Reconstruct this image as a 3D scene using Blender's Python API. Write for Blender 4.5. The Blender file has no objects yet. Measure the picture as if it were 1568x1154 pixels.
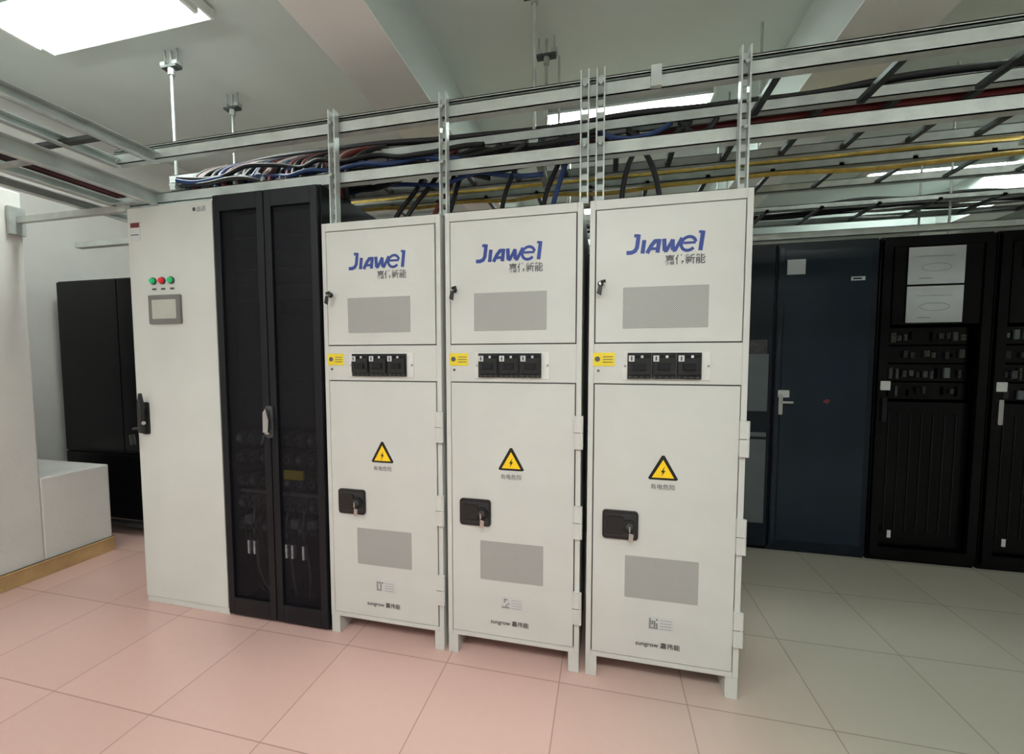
import bpy, math, random
from mathutils import Vector
random.seed(4)
S=bpy.context.scene
try:
    S.view_settings.view_transform='Standard'
    S.view_settings.look='None'
    S.view_settings.exposure=0.0
except Exception as e: print(e)

# ---------------------------------------------------------------- materials
def newmat(name):
    m=bpy.data.materials.new(name); m.use_nodes=True
    nt=m.node_tree; b=nt.nodes['Principled BSDF']; return m,nt,b
def paint(name,col,rough=.45,metal=0,var=.06,scale=6,bump=0.0,spec=.5):
    m,nt,b=newmat(name)
    tc=nt.nodes.new('ShaderNodeTexCoord'); n=nt.nodes.new('ShaderNodeTexNoise')
    n.inputs['Scale'].default_value=scale; n.inputs['Detail'].default_value=4
    nt.links.new(tc.outputs['Object'],n.inputs['Vector'])
    r=nt.nodes.new('ShaderNodeValToRGB')
    r.color_ramp.elements[0].color=(*[c*(1-var) for c in col],1)
    r.color_ramp.elements[1].color=(*[min(1,c*(1+var)) for c in col],1)
    r.color_ramp.elements[0].position=.35; r.color_ramp.elements[1].position=.65
    nt.links.new(n.outputs['Fac'],r.inputs['Fac']); nt.links.new(r.outputs['Color'],b.inputs['Base Color'])
    b.inputs['Roughness'].default_value=rough; b.inputs['Metallic'].default_value=metal
    b.inputs['Specular IOR Level'].default_value=spec
    if bump:
        n2=nt.nodes.new('ShaderNodeTexNoise'); n2.inputs['Scale'].default_value=scale*25
        nt.links.new(tc.outputs['Object'],n2.inputs['Vector'])
        bp=nt.nodes.new('ShaderNodeBump'); bp.inputs['Strength'].default_value=bump; bp.inputs['Distance'].default_value=.01
        nt.links.new(n2.outputs['Fac'],bp.inputs['Height']); nt.links.new(bp.outputs['Normal'],b.inputs['Normal'])
    return m
def perf(name,base,hole,scale,r0=.30,r1=.42,alpha=False,rough=.5,holealpha=.3,spec=.5):
    m,nt,b=newmat(name)
    tc=nt.nodes.new('ShaderNodeTexCoord'); v=nt.nodes.new('ShaderNodeTexVoronoi')
    v.inputs['Scale'].default_value=scale; v.inputs['Randomness'].default_value=0
    mp=nt.nodes.new('ShaderNodeMapping'); mp.inputs['Rotation'].default_value=(0,math.radians(45),0)
    nt.links.new(tc.outputs['Object'],mp.inputs['Vector']); nt.links.new(mp.outputs['Vector'],v.inputs['Vector'])
    r=nt.nodes.new('ShaderNodeValToRGB'); r.color_ramp.elements[0].position=r0; r.color_ramp.elements[1].position=r1
    r.color_ramp.elements[0].color=(*hole,1); r.color_ramp.elements[1].color=(*base,1)
    nt.links.new(v.outputs['Distance'],r.inputs['Fac']); nt.links.new(r.outputs['Color'],b.inputs['Base Color'])
    b.inputs['Roughness'].default_value=rough; b.inputs['Specular IOR Level'].default_value=spec
    if alpha: b.inputs['Alpha'].default_value=holealpha
    return m
def emit(name,col,st):
    m,nt,b=newmat(name); b.inputs['Emission Color'].default_value=(*col,1); b.inputs['Emission Strength'].default_value=st
    b.inputs['Base Color'].default_value=(*col,1); return m

M={}
M['cab']=paint('cabinet_paint',(.62,.625,.60),.42,var=.02)
M['cabside']=paint('cabinet_side_paint',(.54,.55,.53),.45,var=.02)
M['ctrl']=paint('control_cabinet_paint',(.66,.68,.65),.33,var=.03,scale=3)
M['gap']=paint('gap_dark',(.03,.03,.03),.8)
M['vent']=perf('vent_perforation',(.52,.52,.50),(.24,.24,.235),170,.40,.52)
M['black']=paint('black_plastic',(.010,.010,.011),.35)
M['blackm']=paint('black_metal',(.006,.007,.010),.42,spec=.3)
M['mesh']=perf('rack_mesh',(.010,.011,.016),(.002,.002,.003),190,.25,.4,True,.5,.50,.25)
M['rackint']=paint('rack_interior',(.012,.012,.014),.6)
M['chrome']=paint('chrome',(.6,.6,.6),.25,1)
M['steel']=paint('galvanised_steel',(.44,.47,.45),.42,.35,var=.12,scale=14)
M['rail']=paint('rail_painted_steel',(.56,.61,.59),.38,.1,var=.1,scale=10)
M['dsteel']=paint('dark_steel',(.08,.09,.09),.5,.4,var=.2,scale=14)
M['blue']=paint('logo_blue',(.015,.045,.26),.5)
M['grey']=paint('print_grey',(.08,.08,.09),.6)
M['yellow']=paint('label_yellow',(.80,.62,.03),.5)
M['wyellow']=paint('warning_yellow',(.95,.62,.01),.5)
M['white']=paint('white_plastic',(.70,.70,.68),.5)
M['paper']=paint('paper_white',(.52,.56,.59),.7)
M['tagw']=paint('tag_white',(.6,.62,.62),.6)
M['green']=emit('led_green',(.01,.45,.15),.25)
M['red']=emit('led_red',(.6,.01,.02),.3)
M['screen']=paint('hmi_screen',(.50,.52,.46),.25)
M['hmi']=paint('hmi_bezel',(.18,.18,.17),.4)
M['hmi2']=paint('meter_panel',(.10,.12,.13),.4)
M['navy']=paint('rack_navy',(.004,.008,.016),.35,var=.1,spec=.3)
M['navyd']=paint('rack_navy_door',(.006,.015,.028),.20,var=.15,scale=2,spec=.4)
M['rackb']=paint('rack_black',(.002,.002,.003),.25,spec=.2)
M['dev']=paint('device_grey',(.045,.045,.05),.5,var=.4,scale=60)
M['devl']=paint('device_light',(.26,.27,.29),.5,var=.3,scale=60)
M['devg']=paint('patch_panel',(.025,.03,.022),.5,var=.9,scale=70)
M['cred']=paint('cable_red',(.16,.018,.02),.5)
M['cblk']=paint('cable_black',(.008,.008,.011),.5)
M['cblu']=paint('cable_blue',(.025,.06,.20),.5)
M['cyel']=paint('cable_yellow',(.60,.41,.08),.5,var=.2,scale=20)
M['cwht']=paint('cable_white',(.5,.5,.48),.5)
M['ceil']=paint('ceiling_plaster',(.70,.76,.73),.9,var=.03,scale=1.5)
M['beam']=paint('beam_underside_lit',(.93,.94,.92),.9,var=.01,scale=1.5)  # beam paint lightened: brightness of the lit underside put into the colour
M['beams']=paint('beam_side_shaded',(.56,.61,.58),.9,var=.03,scale=1.5)  # same beam, darker: shade of the side faces put into the colour
M['wall']=paint('wall_plaster',(.68,.67,.645),.9,var=.05,scale=2,bump=.15)
M['wood']=paint('baseboard_wood',(.50,.33,.15),.5,var=.15,scale=8)
M['tube']=emit('tube_glow',(.93,1,.95),14)
M['fix']=paint('fixture_white',(.8,.83,.8),.5)

def floor_mat():
    m,nt,b=newmat('floor_tiles')
    L=nt.links.new
    tc=nt.nodes.new('ShaderNodeTexCoord')
    mp=nt.nodes.new('ShaderNodeMapping'); mp.inputs['Location'].default_value=(-.135,.08,0)
    L(tc.outputs['Object'],mp.inputs['Vector'])
    br=nt.nodes.new('ShaderNodeTexBrick'); br.offset=0; br.squash=1
    br.inputs['Scale'].default_value=1; br.inputs['Brick Width'].default_value=.505; br.inputs['Row Height'].default_value=.505
    br.inputs['Mortar Size'].default_value=.0026; br.inputs['Mortar Smooth'].default_value=.3
    br.inputs['Color1'].default_value=(1,1,1,1); br.inputs['Color2'].default_value=(.94,.94,.94,1); br.inputs['Mortar'].default_value=(.62,.60,.58,1)
    L(mp.outputs['Vector'],br.inputs['Vector'])
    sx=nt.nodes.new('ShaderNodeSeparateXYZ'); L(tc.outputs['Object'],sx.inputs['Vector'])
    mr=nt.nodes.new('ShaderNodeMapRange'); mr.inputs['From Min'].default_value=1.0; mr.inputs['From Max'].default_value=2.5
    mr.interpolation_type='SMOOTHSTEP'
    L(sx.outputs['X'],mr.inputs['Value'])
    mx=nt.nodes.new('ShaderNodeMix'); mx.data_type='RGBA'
    mx.inputs['A'].default_value=(.66,.435,.385,1); mx.inputs['B'].default_value=(.48,.46,.385,1)  # pink to grey along x: mixed lighting tint painted into the tiles
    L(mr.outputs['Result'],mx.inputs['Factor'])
    n=nt.nodes.new('ShaderNodeTexNoise'); n.inputs['Scale'].default_value=28; n.inputs['Detail'].default_value=3; n.inputs['Roughness'].default_value=.5
    L(tc.outputs['Object'],n.inputs['Vector'])
    r=nt.nodes.new('ShaderNodeValToRGB'); r.color_ramp.elements[0].color=(.97,.97,.97,1); r.color_ramp.elements[1].color=(1.02,1.02,1.02,1)
    L(n.outputs['Fac'],r.inputs['Fac'])
    m1=nt.nodes.new('ShaderNodeMix'); m1.data_type='RGBA'; m1.blend_type='MULTIPLY'; m1.inputs['Factor'].default_value=1
    m2=nt.nodes.new('ShaderNodeMix'); m2.data_type='RGBA'; m2.blend_type='MULTIPLY'; m2.inputs['Factor'].default_value=1
    L(mx.outputs['Result'],m1.inputs['A']); L(br.outputs['Color'],m1.inputs['B'])
    L(m1.outputs['Result'],m2.inputs['A']); L(r.outputs['Color'],m2.inputs['B'])
    L(m2.outputs['Result'],b.inputs['Base Color'])
    n3=nt.nodes.new('ShaderNodeTexNoise'); n3.inputs['Scale'].default_value=.8; n3.inputs['Detail'].default_value=1
    L(tc.outputs['Object'],n3.inputs['Vector'])
    mr2=nt.nodes.new('ShaderNodeMapRange'); mr2.inputs['To Min'].default_value=.20; mr2.inputs['To Max'].default_value=.26
    L(n3.outputs['Fac'],mr2.inputs['Value']); L(mr2.outputs['Result'],b.inputs['Roughness'])
    return m
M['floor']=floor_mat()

# ---------------------------------------------------------------- mesh builder
class MB:
    def __init__(s): s.v=[];s.f=[];s.m=[];s.mats=[]
    def mi(s,k):
        if k not in s.mats: s.mats.append(k)
        return s.mats.index(k)
    def add(s,vs,fs,k):
        o=len(s.v); s.v+=[tuple(v) for v in vs]; i=s.mi(k)
        for f in fs: s.f.append([o+a for a in f]); s.m.append(i)
    def box(s,x0,x1,y0,y1,z0,z1,k):
        s.add([(x0,y0,z0),(x1,y0,z0),(x1,y1,z0),(x0,y1,z0),(x0,y0,z1),(x1,y0,z1),(x1,y1,z1),(x0,y1,z1)],
              [(0,3,2,1),(4,5,6,7),(0,1,5,4),(1,2,6,5),(2,3,7,6),(3,0,4,7)],k)
    def cyl(s,p0,p1,r,k,n=14,r2=None):
        p0=Vector(p0);p1=Vector(p1);d=(p1-p0).normalized(); r2=r if r2 is None else r2
        a=d.orthogonal().normalized(); b=d.cross(a)
        vs=[];
        for i in range(n):
            t=2*math.pi*i/n; o=a*math.cos(t)+b*math.sin(t); vs.append(p0+o*r)
        for i in range(n):
            t=2*math.pi*i/n; o=a*math.cos(t)+b*math.sin(t); vs.append(p1+o*r2)
        fs=[(i,(i+1)%n,n+(i+1)%n,n+i) for i in range(n)]+[tuple(range(n-1,-1,-1)),tuple(range(n,2*n))]
        s.add(vs,fs,k)
    def prism(s,pts,y0,y1,k):
        n=len(pts)
        s.add([(p[0],y0,p[1]) for p in pts]+[(p[0],y1,p[1]) for p in pts],
              [tuple(range(n)),tuple(range(2*n-1,n-1,-1))]+[(i,n+i,n+(i+1)%n,(i+1)%n) for i in range(n)],k)
    def rrect(s,x0,x1,z0,z1,r,y0,y1,k):
        pts=[]
        for cx,cz,a0 in ((x1-r,z0+r,-90),(x1-r,z1-r,0),(x0+r,z1-r,90),(x0+r,z0+r,180)):
            for j in range(5):
                a=math.radians(a0+j*22.5); pts.append((cx+r*math.cos(a),cz+r*math.sin(a)))
        s.prism(pts,y0,y1,k)
    def stroke(s,pts,w,y0,k):
        h=w/2
        P=[Vector((p[0],p[1])) for p in pts]; L=[];R=[]
        for i,p in enumerate(P):
            d0=(P[i]-P[i-1]).normalized() if i>0 else (P[1]-P[0]).normalized()
            d1=(P[i+1]-P[i]).normalized() if i<len(P)-1 else d0
            n0=Vector((-d0.y,d0.x)); n1=Vector((-d1.y,d1.x)); nn=(n0+n1)
            if nn.length<1e-4: nn=n0
            nn.normalize(); mlen=h/max(.6,nn.dot(n0))
            L.append(p+nn*mlen); R.append(p-nn*mlen)
        for i in range(len(P)-1):
            q=[R[i],R[i+1],L[i+1],L[i]]
            s.add([(a.x,y0,a.y) for a in q],[(0,1,2,3)],k)
    def build(s,name,parent=None,loc=(0,0,0),bevel=0,smooth=False):
        me=bpy.data.meshes.new(name); me.from_pydata(s.v,[],s.f)
        for k in s.mats: me.materials.append(M[k])
        me.polygons.foreach_set('material_index',s.m); me.update()
        o=bpy.data.objects.new(name,me); S.collection.objects.link(o); o.location=loc
        if parent: o.parent=parent
        if bevel:
            b=o.modifiers.new('bevel','BEVEL'); b.width=bevel; b.segments=2; b.limit_method='ANGLE'; b.angle_limit=math.radians(50)
        return o
def empty(name,loc):
    e=bpy.data.objects.new(name,None); e.empty_display_size=.2; e.location=loc; S.collection.objects.link(e); return e
def text(body,size,loc,k,parent,name='label_text',off=0,sx=1,shear=0,align='LEFT'):
    c=bpy.data.curves.new(name,'FONT'); c.body=body; c.size=size; c.offset=off; c.shear=shear; c.align_x=align
    c.materials.append(M[k]); o=bpy.data.objects.new(name,c); o.location=loc; o.rotation_euler=(math.pi/2,0,0); o.scale=(sx,1,1)
    S.collection.objects.link(o); o.parent=parent; return o
def cable(name,splines,k,r,parent=None):
    c=bpy.data.curves.new(name,'CURVE'); c.dimensions='3D'; c.bevel_depth=r; c.bevel_resolution=2; c.resolution_u=6
    mats=k if isinstance(k,list) else [k]
    for q in mats: c.materials.append(M[q])
    for i,pts in enumerate(splines):
        s=c.splines.new('NURBS'); s.points.add(len(pts)-1)
        for p,q in zip(s.points,pts): p.co=(*q,1)
        s.use_endpoint_u=True; s.order_u=min(4,len(pts)); s.material_index=i%len(mats)
    o=bpy.data.objects.new(name,c); S.collection.objects.link(o)
    if parent: o.parent=parent
    return o

# ---------------------------------------------------------------- room
H=3.35
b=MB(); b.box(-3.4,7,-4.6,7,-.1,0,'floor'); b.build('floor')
b=MB(); b.box(-3.4,7,-4.6,7,H,H+.12,'ceil'); b.build('ceiling')
b=MB()
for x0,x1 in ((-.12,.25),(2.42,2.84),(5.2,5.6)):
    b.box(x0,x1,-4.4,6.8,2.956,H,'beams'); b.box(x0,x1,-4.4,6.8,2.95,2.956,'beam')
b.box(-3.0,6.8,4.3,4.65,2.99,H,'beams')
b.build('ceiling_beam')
b=MB(); b.box(-3.3,-2.12,-4.6,.06,0,2.36,'wall'); b.box(-3.3,-3.0,-4.6,7,0,H,'wall'); b.box(-3.0,-2.12,.06,.42,0,.62,'wall')
b.build('wall_left',bevel=.008)
b=MB(); b.box(-3.3,7,6.8,7,0,H,'wall'); b.build('wall_back')
b=MB(); b.box(6.8,7,-4.6,6.8,0,H,'wall'); b.build('wall_right')
b=MB(); b.box(-3.0,6.8,-4.6,-4.4,0,H,'wall'); b.build('wall_front')
b=MB(); b.box(-2.12,-2.10,-4.4,.42,0,.10,'wood'); b.box(-2.12,-2.095,-4.4,.42,.088,.1,'wood'); b.build('baseboard_left',bevel=.003)

# ---------------------------------------------------------------- battery cabinets
def warning(b,cx,zb,w,y):
    h=w*.87
    b.prism([(cx-w/2,zb+.006),(cx-w/2+.006,zb),(cx+w/2-.006,zb),(cx+w/2,zb+.006),(cx+.005,zb+h),(cx-.005,zb+h)],y,y+.001,'black')
    i=.74; zc=zb+h/3
    b.prism([(cx-w/2*i,zc-h/3*i),(cx+w/2*i,zc-h/3*i),(cx,zc+2*h/3*i)],y-.0006,y,'wyellow')
    q=h/1.0
    bolt=[(.07,.52),(-.09,.26),(-.01,.27),(-.06,.08),(.09,.34),(.01,.33)]
    b.prism([(cx+p[0]*q,zb+.05*q+p[1]*q) for p in bolt],y-.0012,y-.0006,'black')
def logo(b,x,z,u,y):
    w=.23*u
    sh=lambda pts:[(x+(p[0]+.12*p[1])*u,z+p[1]*u) for p in pts]
    arc=lambda cx,cz,rx,rz,a0,a1,n=14:[(cx+rx*math.cos(math.radians(a0+(a1-a0)*i/n)),cz+rz*math.sin(math.radians(a0+(a1-a0)*i/n))) for i in range(n+1)]
    b.stroke(sh([(-.08,-.02),(.2,-.02),(.38,.06),(.47,.25),(.47,1.0)]),w,y,'blue')
    b.stroke(sh([(.22,.93),(.47,.93)]),w*.8,y-.0002,'blue')
    b.stroke(sh([(.82,-.1),(.82,.66)]),w,y,'blue')
    b.stroke(sh([(1.07,-.1),(1.25,.32),(1.42,.56),(1.62,.56)]),w,y,'blue')
    b.stroke(sh([(1.64,.67),(1.64,-.1)]),w,y-.0003,'blue')
    b.stroke(sh([(1.25,.14),(1.64,.14)]),w*.7,y-.0002,'blue')
    b.stroke(sh([(1.90,.67),(2.02,-.02)]),w,y,'blue'); b.stroke(sh([(1.98,.0),(2.12,.0),(2.38,.6)]),w*.85,y-.0001,'blue')
    b.stroke(sh([(2.36,.6),(2.46,-.0)]),w,y-.0002,'blue'); b.stroke(sh([(2.44,.0),(2.58,.0),(2.86,.66)]),w*.85,y-.0003,'blue')
    b.stroke(sh(arc(3.24,.32,.38,.38,12,322,22)),w*.75,y,'blue')
    b.stroke(sh([(2.96,.36),(3.62,.36)]),w*.6,y-.0002,'blue')
    b.stroke(sh([(3.92,-.1),(3.92,.98)]),w,y,'blue'); b.stroke(sh([(3.70,.93),(3.92,.93)]),w*.6,y-.0002,'blue')
def battery_cabinet(x):
    e=empty('battery_cabinet',(x,0,0))
    b=MB()
    b.box(0,.6,.004,.62,.09,2.0,'cabside')
    b.box(.015,.585,0,.006,.10,1.99,'gap')
    f='cab'; Y0,Y1=-.012,.005
    b.box(0,.022,Y0,Y1,.09,2.0,f); b.box(.578,.6,Y0,Y1,.09,2.0,f)
    b.box(.022,.578,Y0,Y1,1.962,2.0,f); b.box(.022,.578,Y0,Y1,.09,.112,f)
    b.box(.022,.578,Y0,Y1,1.262,1.425,f)
    for a in (0,.553):
        b.box(a,a+.047,-.01,.62,0,.09,f)
    b.box(.047,.553,.25,.262,.02,.09,'cabside')
    b.build('frame',e,bevel=.002)
    b=MB()
    b.box(.0265,.5735,-.015,.002,1.4295,1.9575,f)
    b.rrect(.134,.453,1.485,1.648,.004,-.0165,-.014,'vent')
    logo(b,.15,1.785,.0685,-.0158)
    b.cyl((.045,-.014,1.665),(.045,-.026,1.665),.012,'black'); b.cyl((.045,-.026,1.665),(.045,-.034,1.665),.007,'chrome')
    b.box(.043,.047,-.05,-.03,1.655,1.672,'chrome'); b.prism([(.03,1.625),(.048,1.615),(.053,1.655),(.038,1.66)],-.046,-.042,'black')
    b.cyl((.045,-.05,1.668),(.065,-.05,1.672),.006,'black',8)
    b.build('upper_door',e,bevel=.0012)
    b=MB()
    b.box(.0265,.5735,-.015,.002,.1165,1.2575,f)
    b.rrect(.158,.443,.372,.55,.004,-.0165,-.014,'vent')
    warning(b,.30,.875,.115,-.0158)
    b.rrect(.064,.208,.618,.738,.014,-.023,-.014,'black')
    b.rrect(.074,.200,.63,.727,.008,-.0245,-.02,'gap')
    b.rrect(.08,.15,.645,.715,.01,-.031,-.02,'black')
    b.cyl((.172,-.02,.68),(.172,-.036,.68),.024,'black',20); b.cyl((.172,-.036,.68),(.172,-.042,.68),.013,'dsteel',16)
    b.box(.1695,.1745,-.058,-.04,.664,.688,'chrome'); b.prism([(.168,.625),(.184,.622),(.188,.655),(.17,.66)],-.056,-.053,'chrome')
    b.box(.255,.353,-.0158,-.014,.245,.302,'tagw')
    for i in range(4):
        for j in range(5):
            if random.random()<.6: b.box(.258+i*.009,.265+i*.009,-.0165,-.0157,.25+j*.009,.257+j*.009,'hmi')
    for j in range(4): b.box(.30,.345,-.0165,-.0157,.252+j*.012,.2535+j*.012,'hmi')
    b.build('lower_door',e,bevel=.0012)
    b=MB()
    for z0,z1 in ((.985,1.125),(.60,.74),(.225,.365)):
        b.rrect(.574,.600,z0,z1,.003,-.026,-.011,'cab')
        b.cyl((.602,-.020,z0),(.602,-.020,z1),.008,'cab',10)
        b.box(.570,.611,-.0275,-.026,(z0+z1)/2-.001,(z0+z1)/2+.001,'gap')
    b.build('hinges',e,bevel=.001)
    b=MB()
    b.box(.135,.465,-.0150,-.011,1.278,1.392,'white')
    for i in range(3):
        a=.155+i*.093
        b.box(a,a+.091,-.024,-.013,1.283,1.387,'black')
        b.box(a+.004,a+.087,-.034,-.024,1.30,1.365,'black')
        b.box(a+.022,a+.068,-.040,-.034,1.318,1.345,'blackm')
        b.box(a+.004,a+.026,-.0352,-.0338,1.352,1.376,'tagw'); b.box(a+.012,a+.018,-.0365,-.035,1.356,1.372,'grey')
        b.box(a+.05,a+.06,-.0352,-.0338,1.366,1.376,'tagw'); b.box(a+.03,a+.086,-.0252,-.0238,1.366,1.378,'blackm')
        for s in (.01,.032,.055,.078): b.box(a+s-.004,a+s+.004,-.0255,-.0238,1.287,1.292,'dsteel')
    for xx in (.145,.458):
        b.cyl((xx,-.014,1.335),(xx,-.018,1.335),.005,'chrome',10)
    b.box(.018,.105,-.0135,-.011,1.333,1.388,'yellow')
    b.cyl((.036,-.013,1.362),(.036,-.0145,1.362),.011,'grey',12)
    for j in range(3): b.box(.058,.098,-.0145,-.0134,1.348+j*.011,1.351+j*.011,'grey')
    b.cyl((.04,-.012,1.315),(.04,-.017,1.315),.005,'dsteel',10)
    b.build('breaker_panel',e,bevel=.001)
    text('嘉伟新能',.040,(.29,-.0160,1.733),'grey',e,'maker_text',off=.0006,sx=.92)
    text('有电危险',.024,(.30,-.0160,.838),'grey',e,'warning_text',align='CENTER')
    text('sungrow 嘉伟能',.026,(.205,-.0160,.172),'black',e,'vendor_text',off=.0003,sx=1.0)
    return e
for x in (0,.622,1.25): battery_cabinet(x)

# ---------------------------------------------------------------- control cabinet (white)
e=empty('control_cabinet',(-1.185,0,0))
b=MB(); T=2.165; CW=.565
b.box(0,CW,.004,.70,.0,T,'ctrl'); b.box(.01,CW-.01,0,.005,.03,T-.01,'gap')
b.box(0,CW,-.012,.005,0,.035,'ctrl')
b.build('body',e,bevel=.002)
b=MB()
b.box(.004,CW-.004,-.018,.003,.039,T-.004,'ctrl')
for x,k in ((.165,'green'),(.225,'red'),(.285,'green')):
    b.cyl((x,-.018,1.775),(x,-.026,1.775),.019,'dsteel',18); b.cyl((x,-.026,1.775),(x,-.036,1.775),.0155,k,18,.012)
    b.box(x-.014,x+.014,-.019,-.0175,1.728,1.738,'grey')
b.rrect(.135,.345,1.55,1.70,.006,-.030,-.017,'hmi'); b.rrect(.16,.32,1.575,1.675,.003,-.0315,-.028,'screen')
b.rrect(.045,.09,.955,1.13,.01,-.028,-.016,'blackm')
b.prism([(.056,.97),(.08,.965),(.084,1.13),(.072,1.18),(.06,1.13)],-.058,-.040,'black')
b.box(.06,.08,-.045,-.026,1.06,1.09,'black')
b.cyl((.045,-.028,.99),(.01,-.05,.985),.008,'black',8); b.cyl((.002,-.05,.955),(.01,-.05,.90),.012,'black',8)
b.cyl((.07,-.028,1.02),(.088,-.05,1.02),.01,'chrome',10)
b.box(.02,.09,-.0195,-.0178,1.99,2.09,'tagw'); b.box(.025,.085,-.0202,-.0194,2.06,2.085,'cred'); b.box(.025,.08,-.0202,-.0194,2.02,2.025,'grey')
b.cyl((.45,-.018,2.125),(.45,-.0195,2.125),.01,'grey',12)
b.build('door',e,bevel=.0015)
text('台达',.030,(.465,-.0192,2.114),'grey',e,'plate_text')

# ---------------------------------------------------------------- network rack (black mesh doors)
e=empty('network_rack',(-.615,0,0))
b=MB()
W=.608
b.box(0,.03,.0,.8,0,2.19,'blackm'); b.box(W-.03,W,0,.8,0,2.19,'blackm'); b.box(.03,W-.03,.77,.8,0,2.19,'rackint')
b.box(.03,W-.03,0,.77,2.13,2.19,'blackm'); b.box(.03,W-.03,0,.77,0,.06,'blackm')
b.build('body',e,bevel=.003)
b=MB()
for a0,a1 in ((.004,W/2-.003),(W/2+.003,W-.004)):
    fr=.038
    b.box(a0,a0+fr,-.025,-.003,.02,2.18,'blackm'); b.box(a1-fr,a1,-.025,-.003,.02,2.18,'blackm')
    b.box(a0+fr,a1-fr,-.025,-.003,.02,.11,'blackm'); b.box(a0+fr,a1-fr,-.025,-.003,2.10,2.18,'blackm')
b.rrect(W/2-.02,W/2+.02,.97,1.13,.012,-.035,-.024,'dsteel'); b.prism([(W/2-.014,1.0),(W/2+.014,1.0),(W/2+.02,1.06),(W/2+.004,1.12),(W/2-.012,1.10)],-.06,-.045,'chrome')
b.cyl((W/2,-.05,1.0),(W/2,-.03,1.0),.014,'chrome',12); b.cyl((W/2-.005,-.055,.99),(W/2-.02,-.06,.94),.006,'black',8)
b.build('doors',e,bevel=.002)
b=MB()
for a0,a1 in ((.041,W/2-.040),(W/2+.040,W-.041)): b.box(a0,a1,-.012,-.010,.11,2.10,'mesh')
b.build('mesh_panels',e)
b=MB()
b.box(.04,W-.04,.05,.07,1.02,2.1,'rackint')
b.box(.04,W-.04,.12,.14,.1,1.02,'rackint')
for j in range(12): b.box(.05,W-.05,.045,.05,1.10+j*.08,1.104+j*.08,'dev')
for row,z in enumerate((.92,.82,.70,.58,.46)):
    for i in range(7):
        x=.055+i*.071
        b.box(x,x+.056,.02,.12,z,z+.065,'dev' if row!=3 else 'hmi2')
        b.cyl((x+.028,.02,z+.034),(x+.028,.0,z+.034),.021,'hmi2',12); b.cyl((x+.028,0,z+.034),(x+.028,-.004,z+.034),.010,'black' if (i+row)%3 else 'devl',10)
for x in (.13,.165,.36,.395,.46):
    b.cyl((x,.0,.35),(x,.0,.42),.013,'devl',10); b.cyl((x,.0,.42),(x,.0,.45),.009,'dev',8)
for x in (.10,.24,.38,.48):
    b.box(x,x+.045,.0,.02,.50,.545,'devl')
b.box(.35,.46,.0,.012,.755,.80,'yellow'); b.box(.04,W-.04,.04,.05,.655,.67,'devl')
b.build('equipment',e)
cable('wiring',[[(.10+i*.05,.02,.62-.02*(i%3)),(.09+i*.05,.0,.48),(.14+i*.05,.0,.34),(.10+i*.055,.01,.25),(.16+i*.04,.05,.12)] for i in range(8)],['cblk','devl','cblk','devl'],.005,e)

# ---------------------------------------------------------------- black cabinet in back-left corner
b=MB()
x0,x1,y0,y1=-2.86,-1.62,.62,1.15
b.box(x0,x1,y0,y1,.13,1.97,'rackb'); b.box(x0+.01,(x0+x1)/2-.003,y0-.016,y0,.65,1.96,'rackb'); b.box((x0+x1)/2+.003,x1-.01,y0-.016,y0,.65,1.96,'rackb')
b.box(x0+.01,x1-.01,y0-.016,y0,.15,.64,'rackb')
for x in (x0,x1-.05):
    for y in (y0,y1-.05): b.box(x,x+.05,y,y+.05,0,.13,'dsteel')
b.box(x0,x1,y0,y0+.04,.07,.10,'dsteel')
b.build('storage_cabinet',bevel=.003)

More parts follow.
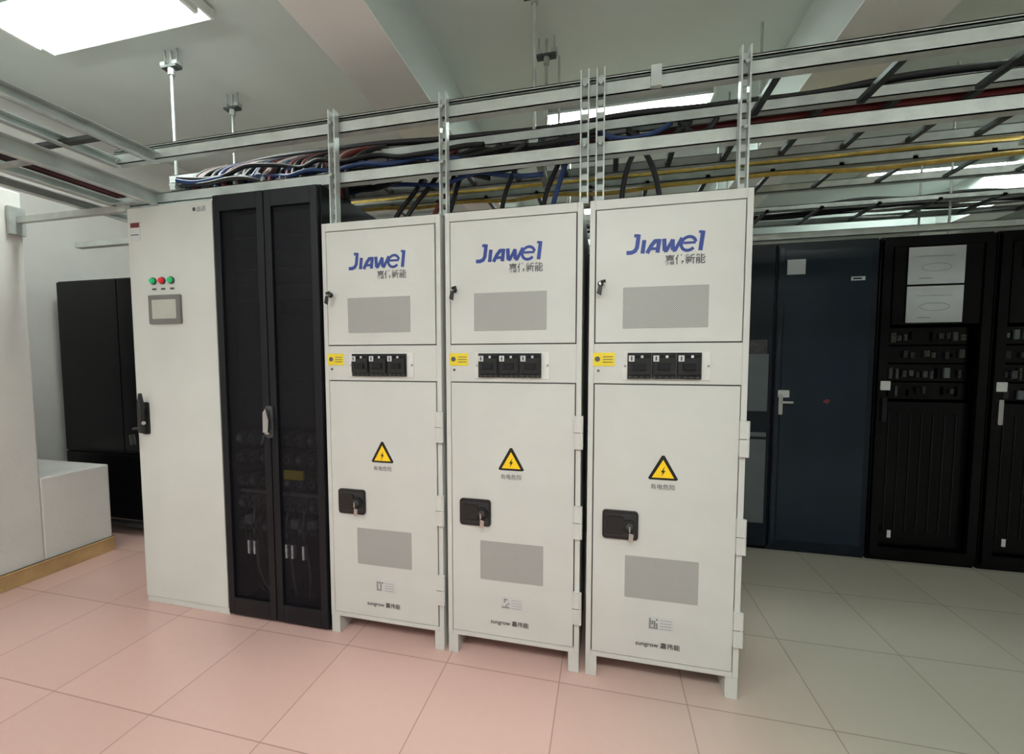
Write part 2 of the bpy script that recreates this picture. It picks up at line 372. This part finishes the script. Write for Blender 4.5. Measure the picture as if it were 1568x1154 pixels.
# ---------------------------------------------------------------- server racks back row
def server_rack(x,style):
    e=empty('server_rack',(x,1.46,0)); W=.6
    b=MB(); k='navy' if style=='navy' else 'rackb'
    b.box(0,.03,0,.8,0,2.16,k); b.box(W-.03,W,0,.8,0,2.16,k); b.box(.03,W-.03,.77,.8,0,2.16,k)
    b.box(.03,W-.03,0,.77,2.1,2.16,k); b.box(.03,W-.03,0,.77,0,.06,k)
    b.build('body',e,bevel=.003)
    b=MB()
    if style=='navy':
        b.box(.006,W-.006,-.02,0,.03,2.14,'navy'); b.box(.05,W-.04,-.024,-.018,.09,2.10,'navyd')
        b.box(.012,.04,-.026,-.018,.06,2.12,'navyd')
        b.box(.06,.17,-.026,-.023,1.94,2.04,'paper'); b.box(.44,.52,-.026,-.023,1.885,1.91,'paper'); b.box(.45,.50,-.0265,-.0255,1.892,1.903,'navy')
        b.rrect(.03,.10,1.10,1.15,.006,-.032,-.02,'tagw'); b.rrect(.035,.06,.98,1.12,.006,-.034,-.02,'chrome')
        b.box(.05,.12,-.05,-.034,1.06,1.075,'chrome')
        b.prism([(.305,1.075),(.335,1.06),(.35,1.085),(.33,1.095)],-.026,-.023,'cred')
    elif style=='meter':
        b.box(.006,W-.006,-.02,0,.03,2.14,'navy'); b.box(.33,.56,-.025,-.019,1.10,1.5,'dev')
        for z0,z1 in ((1.0,1.4),(.2,.85)): b.box(.40,.57,-.03,-.022,z0,z1,'hmi2')
        b.box(.4,.57,-.031,-.029,.8,.82,'navy')
    else:
        for a0,a1 in ((0.006,.055),(W-.055,W-.006)): b.box(a0,a1,-.025,0,.03,2.14,'rackb')
        b.box(.055,W-.055,-.025,0,.03,.10,'rackb'); b.box(.055,W-.055,-.025,0,2.09,2.14,'rackb')
        b.box(.07,W-.06,-.016,.02,1.59,2.09,'rackb'); b.box(.06,W-.06,.02,.05,.1,1.08,'rackb')
        for r in range(4):
            z=1.10+r*.120
            b.box(.08,W-.08,.03,.05,z,z+.11,'rackb')
            for i in range(11): 
                if random.random()<.8: b.box(.09+i*.038,.09+i*.038+random.uniform(.012,.03),.015,.03,z+random.uniform(.01,.04),z+random.uniform(.06,.09),random.choice(['devg','dev','rackb','black','devg','hmi2']))
        for j in range(7): b.box(.10+j*.062,.103+j*.062,.014,.022,.2,1.0,'rackint')
        if style=='papers':
            b.box(.14,.44,-.027,-.022,1.845,2.08,'paper'); b.box(.14,.44,-.027,-.022,1.60,1.832,'paper')
            for zc in (1.95,1.70):
                pts=[(.29+.08*math.cos(a*math.pi/8),zc+.025*math.sin(a*math.pi/8)) for a in range(17)]
                b.stroke(pts,.002,-.0278,'grey'); b.box(.2,.27,-.028,-.0268,zc-.07,zc-.067,'grey'); b.box(.19,.38,-.028,-.0268,zc+.07,zc+.072,'grey')
                b.box(.145,.435,-.0275,-.0268,zc+.12,zc+.128,'tagw')
        else:
            b.box(.12,.42,-.027,-.022,1.93,2.08,'paper')
        b.rrect(.02,.075,1.16,1.22,.004,-.029,-.024,'tagw'); b.rrect(.03,.055,.95,1.11,.008,-.04,-.024,'chrome' if style!='papers' else 'blackm')
        b.box(.1,.12,-.03,-.025,.17,.22,'tagw')
    b.build('door',e,bevel=.002)
for x,s in ((.63,'meter'),(1.245,'meter'),(1.86,'meter'),(2.465,'navy'),(3.08,'papers'),(3.70,'label'),(4.31,'label')): server_rack(x,s)

# ---------------------------------------------------------------- cable racks
def channel_x(b,x0,x1,y,z,h=.045,d=.04,k='rail'):
    t=.004
    b.box(x0,x1,y,y+t,z,z+h,k); b.box(x0,x1,y,y+d,z+h-t,z+h,k); b.box(x0,x1,y,y+d,z,z+t,k)
def channel_y(b,y0,y1,x,z,h=.045,d=.04,k='rail'):
    t=.004
    b.box(x,x+t,y0,y1,z,z+h,k); b.box(x,x+d,y0,y1,z+h-t,z+h,k); b.box(x,x+d,y0,y1,z,z+t,k)
b=MB()
channel_x(b,-1.35,4.8,.05,2.44,h=.055); channel_x(b,-1.35,4.8,.05,2.205,h=.055)
channel_x(b,-1.35,4.8,.05,2.505,h=.012,d=.03)
for x in (.03,.588,1.205,1.268,1.80):
    z0=2.0
    b.box(x,x+.006,.012,.045,z0,2.53,'rail'); b.box(x+.03,x+.036,.012,.045,z0,2.53,'rail')
    n=11
    for i in range(n): b.box(x+.006,x+.03,.036,.041,z0+.01+i*.048,z0+.034+i*.048,'rail')
    b.cyl((x+.018,.01,2.465),(x+.018,.0,2.465),.008,'steel',6); b.cyl((x+.018,.01,2.23),(x+.018,.0,2.23),.008,'steel',6)
b.box(1.48,1.52,.03,.05,2.44,2.52,'rail')
x=1.95
while x<4.7: b.box(x,x+.03,.06,.40,2.47,2.49,'dsteel'); x+=.42
b.build('cable_rack_frame')
b=MB()
for y in (.42,.90): channel_x(b,-1.45,5.2,y,2.50,h=.05)
x=-1.35
while x<5.2: b.box(x,x+.03,.44,.92,2.505,2.525,'dsteel'); x+=.30
for x in (-1.43,.94,3.4):
    for y in (.45,.89):
        b.cyl((x,y,2.45),(x,y,H-.01),.009,'steel',10)
        b.box(x-.06,x+.06,y-.022,y+.022,H-.12,H-.105,'dsteel'); b.box(x-.068,x-.03,y-.02,y+.02,H-.105,H-.08,'steel'); b.box(x+.03,x+.068,y-.02,y+.02,H-.105,H-.08,'steel')
        b.cyl((x-.048,y,H-.09),(x-.048,y,H),.006,'steel',6); b.cyl((x+.048,y,H-.09),(x+.048,y,H),.006,'steel',6)
        b.cyl((x,y,H-.16),(x,y,H-.12),.02,'steel',6); b.box(x-.025,x+.025,y-.03,y+.03,2.485,2.50,'steel')
    b.box(x-.02,x+.02,.42,.96,2.46,2.485,'steel')
b.build('cable_ladder_tray')
b=MB()
for y in (1.0,1.32): channel_x(b,-1.0,6.0,y,2.46,h=.045,k='steel')
x=-.9
while x<6: b.box(x,x+.025,1.0,1.35,2.463,2.478,'dsteel'); x+=.35
channel_x(b,.6,5.0,1.425,2.175,h=.045,d=.03); channel_x(b,.6,5.0,2.2,2.30,h=.04)
for y in (1.65,2.0): channel_x(b,.6,6.0,y,2.44,h=.035,k='steel')
x=.7
while x<6: b.box(x,x+.025,1.65,2.03,2.44,2.455,'dsteel'); x+=.35
for x in (1.0,2.2,3.6,4.9):
    for y in (1.06,1.7,1.98): b.cyl((x,y,2.2 if y>1.5 else 2.46),(x,y,H),.007,'steel',8)
b.build('cable_tray')
b=MB()
for x,z,h in ((-1.06,2.41,.055),(-1.06,2.185,.075),(-1.34,2.20,.04),(-1.34,2.42,.045),(-1.62,2.36,.045),(-1.62,2.22,.04)):
    channel_y(b,-3.9,.045 if x>-1.5 else .6,x,z,h=h)
y=-3.8
while y<0: b.box(-1.62,-1.06,y,y+.03,2.425,2.445,'dsteel'); b.box(-1.32,-1.06,y+.2,y+.23,2.2,2.21,'steel'); y+=.45
b.box(-2.11,-1.25,.02,.045,2.17,2.205,'rail'); b.box(-2.11,-1.25,.30,.34,2.10,2.135,'rail'); b.box(-2.11,-1.06,-.62,-.58,2.15,2.185,'rail')
b.box(-2.119,-2.09,-.01,.06,2.1,2.26,'steel')
b.build('cable_ladder')

# ---------------------------------------------------------------- cables
def run(y,z,x0,x1,n=16,jy=.015,jz=.012):
    return [(x0+(x1-x0)*i/n,y+random.uniform(-jy,jy),z+random.uniform(-jz,jz)) for i in range(n+1)]
cable('power_cable_bundle',[run(.47+.045*i,2.55+.012*(i%3),-1.3,5.0) for i in range(9)]+[run(.5+.05*i,2.60,-1.0,5.0,22,.03,.02) for i in range(7)],['cred','cblk','cblk','cred','cblk','cwht','cblk'],.017)
cable('fibre_cable_bundle',[run(1.04+.03*i,2.53+.012*(i%3),-.9,6.0,30,.02,.02) for i in range(6)]+[run(1.005,2.44,-.9,6.0,30,.01,.02)],['cyel'],.013)
cable('signal_cable_bundle',[run(1.72+.04*i,2.49,.7,6.0,24,.02,.02) for i in range(7)],['cblk','cblk','cwht'],.014)
cable('control_cable_bundle',[run(.22+.03*(i%6),2.31+.03*(i//6)+random.uniform(-.02,.02),-1.1,-.02+random.uniform(-.2,1.6),16,.03,.03) for i in range(22)],['cblk','cblk','cred','cblk','cblk','cblu','cblk'],.012)
lv=[]
for i in range(14):
    xx=-1.56+.03*(i%8); zz=2.30+.03*(i//8)
    lv.append([(xx+random.uniform(-.02,.02),-3.8+.4*j,zz+random.uniform(-.015,.015)) for j in range(11)])
cable('ladder_cable_bundle',lv,['cblk','cblk','cred','cblk'],.014)
R=[
 [(.18,.30,2.0),(.20,.28,2.10),(.30,.33,2.22),(.36,.40,2.38),(.30,.47,2.52)],
 [(.24,.30,2.0),(.28,.28,2.12),(.38,.33,2.24),(.44,.42,2.40),(.40,.5,2.52)],
 [(.40,.30,2.0),(.43,.28,2.10),(.50,.33,2.22),(.52,.42,2.38),(.5,.5,2.52)],
 [(.46,.30,2.0),(.52,.28,2.08),(.56,.3,2.2),(.54,.4,2.35),(.6,.5,2.52)],
 [(.80,.30,2.0),(.80,.28,2.12),(.83,.33,2.26),(.88,.42,2.42),(.9,.5,2.52)],
 [(1.00,.30,2.0),(1.01,.28,2.12),(1.05,.33,2.26),(1.10,.42,2.42),(1.1,.5,2.52)],
 [(1.04,.30,2.0),(1.06,.28,2.12),(1.10,.33,2.26),(1.13,.42,2.42),(1.15,.5,2.52)],
 [(1.38,.30,2.0),(1.38,.26,2.14),(1.41,.28,2.30),(1.48,.42,2.42),(1.45,.5,2.54)],
 [(1.56,.30,2.0),(1.55,.26,2.14),(1.50,.28,2.30),(1.46,.42,2.42),(1.4,.5,2.54)]]
for i in range(9):   # slack loops hanging below the tray
    a=-.1+i*.22+random.uniform(-.05,.05); w=random.uniform(.15,.4)
    R.append([(a,.5,2.56),(a+.02,.38,2.46),(a+w*.5,.36,2.36+random.uniform(-.03,.05)),(a+w,.38,2.46),(a+w+.05,.5,2.56)])
cable('riser_cables',R,['cblk','cblk','cred','cblk','cblk','cblk','cblu','cblk','cblk'],.012)
cl=[]
for i in range(46):
    x=-1.08+i*.023+random.uniform(-.03,.03)
    cl.append([(x,.28,2.17),(x+.02,.20,2.26),(x+random.uniform(-.07,.07),.18+random.uniform(0,.1),2.38),(x+random.uniform(-.12,.12),.34,2.52),(x+.1,.5,2.60)])
cable('rack_feed_cables',cl,['cblk','cblu','cred','cblk','cblk','cwht','cblk','cred','cblk'],.014)

# ---------------------------------------------------------------- fluorescent fixtures and added pendants
def fixture(x,y,power,col=(.94,1,.95),drop=0,up=0):
    e=empty('fluorescent_light',(x,y,H-drop)); L=1.24
    b=MB()
    b.box(-L/2,L/2,-.10,.10,-.03,0,'fix')
    for s in (-1,1):
        b.add([(-L/2,s*.10,-.03),(L/2,s*.10,-.03),(L/2,s*.17,-.06),(-L/2,s*.17,-.06)],[(0,1,2,3)],'fix')
        b.box(s*L/2-.008,s*L/2+.008,-.172,.172,-.062,-.01,'fix')
        b.box(s*(L/2-.02)-.012,s*(L/2-.02)+.012,-.09,.09,-.09,-.03,'fix')
        if drop: b.cyl((s*.45,0,0),(s*.45,0,drop),.008,'steel',8)
    b.build('housing',e)
    b=MB()
    for s in (-.07,.07): b.cyl((-L/2+.03,s,-.075),(L/2-.03,s,-.075),.015,'tube',12)
    b.build('tubes',e)
    l=bpy.data.lights.new('lamp','AREA'); l.shape='RECTANGLE'; l.size=L-.08; l.size_y=.18; l.energy=power; l.color=col
    o=bpy.data.objects.new('lamp',l); o.location=(0,0,-.034); S.collection.objects.link(o); o.parent=e
    if up:
        l=bpy.data.lights.new('added_uplight','AREA'); l.shape='RECTANGLE'; l.size=L-.08; l.size_y=.16; l.energy=up; l.color=col  # added upward light, brightens ceiling and beam underside
        o=bpy.data.objects.new('added_uplight',l); o.location=(0,0,.006); o.rotation_euler=(math.pi,0,0); S.collection.objects.link(o); o.parent=e
fixture(-1.5,.09,32)
fixture(1.45,1.75,18,(.84,1,.96))
fixture(4.6,3.5,32,(.84,1,.96))
fixture(1.3,3.7,24,(.84,1,.96))
fixture(-1.4,3.6,20,(.94,1,.95))
fixture(1.4,-1.9,36,(1,1,.98),.9,22)  # unseen pendant behind camera, added for frontal light and ceiling brightness
fixture(-1.0,-2.3,42,(1,.98,.96),.9,40)  # second unseen pendant, its upward light added to lift the beam underside
fixture(4.0,-2.2,20,(.94,1,.94))
fixture(4.0,.6,10,(.9,1,.94))

w=bpy.data.worlds.new('world'); S.world=w; w.use_nodes=True
w.node_tree.nodes['Background'].inputs['Color'].default_value=(.6,.65,.7,1); w.node_tree.nodes['Background'].inputs['Strength'].default_value=.3

# ---------------------------------------------------------------- camera
c=bpy.data.cameras.new('camera'); c.sensor_width=36; c.lens=36*620/1568; c.clip_start=.02
c.shift_y=.0065
o=bpy.data.objects.new('camera',c); o.location=(1.313,-1.718,1.357); o.rotation_euler=(math.radians(90-3.3),0,math.radians(12.8))
S.collection.objects.link(o); S.camera=o
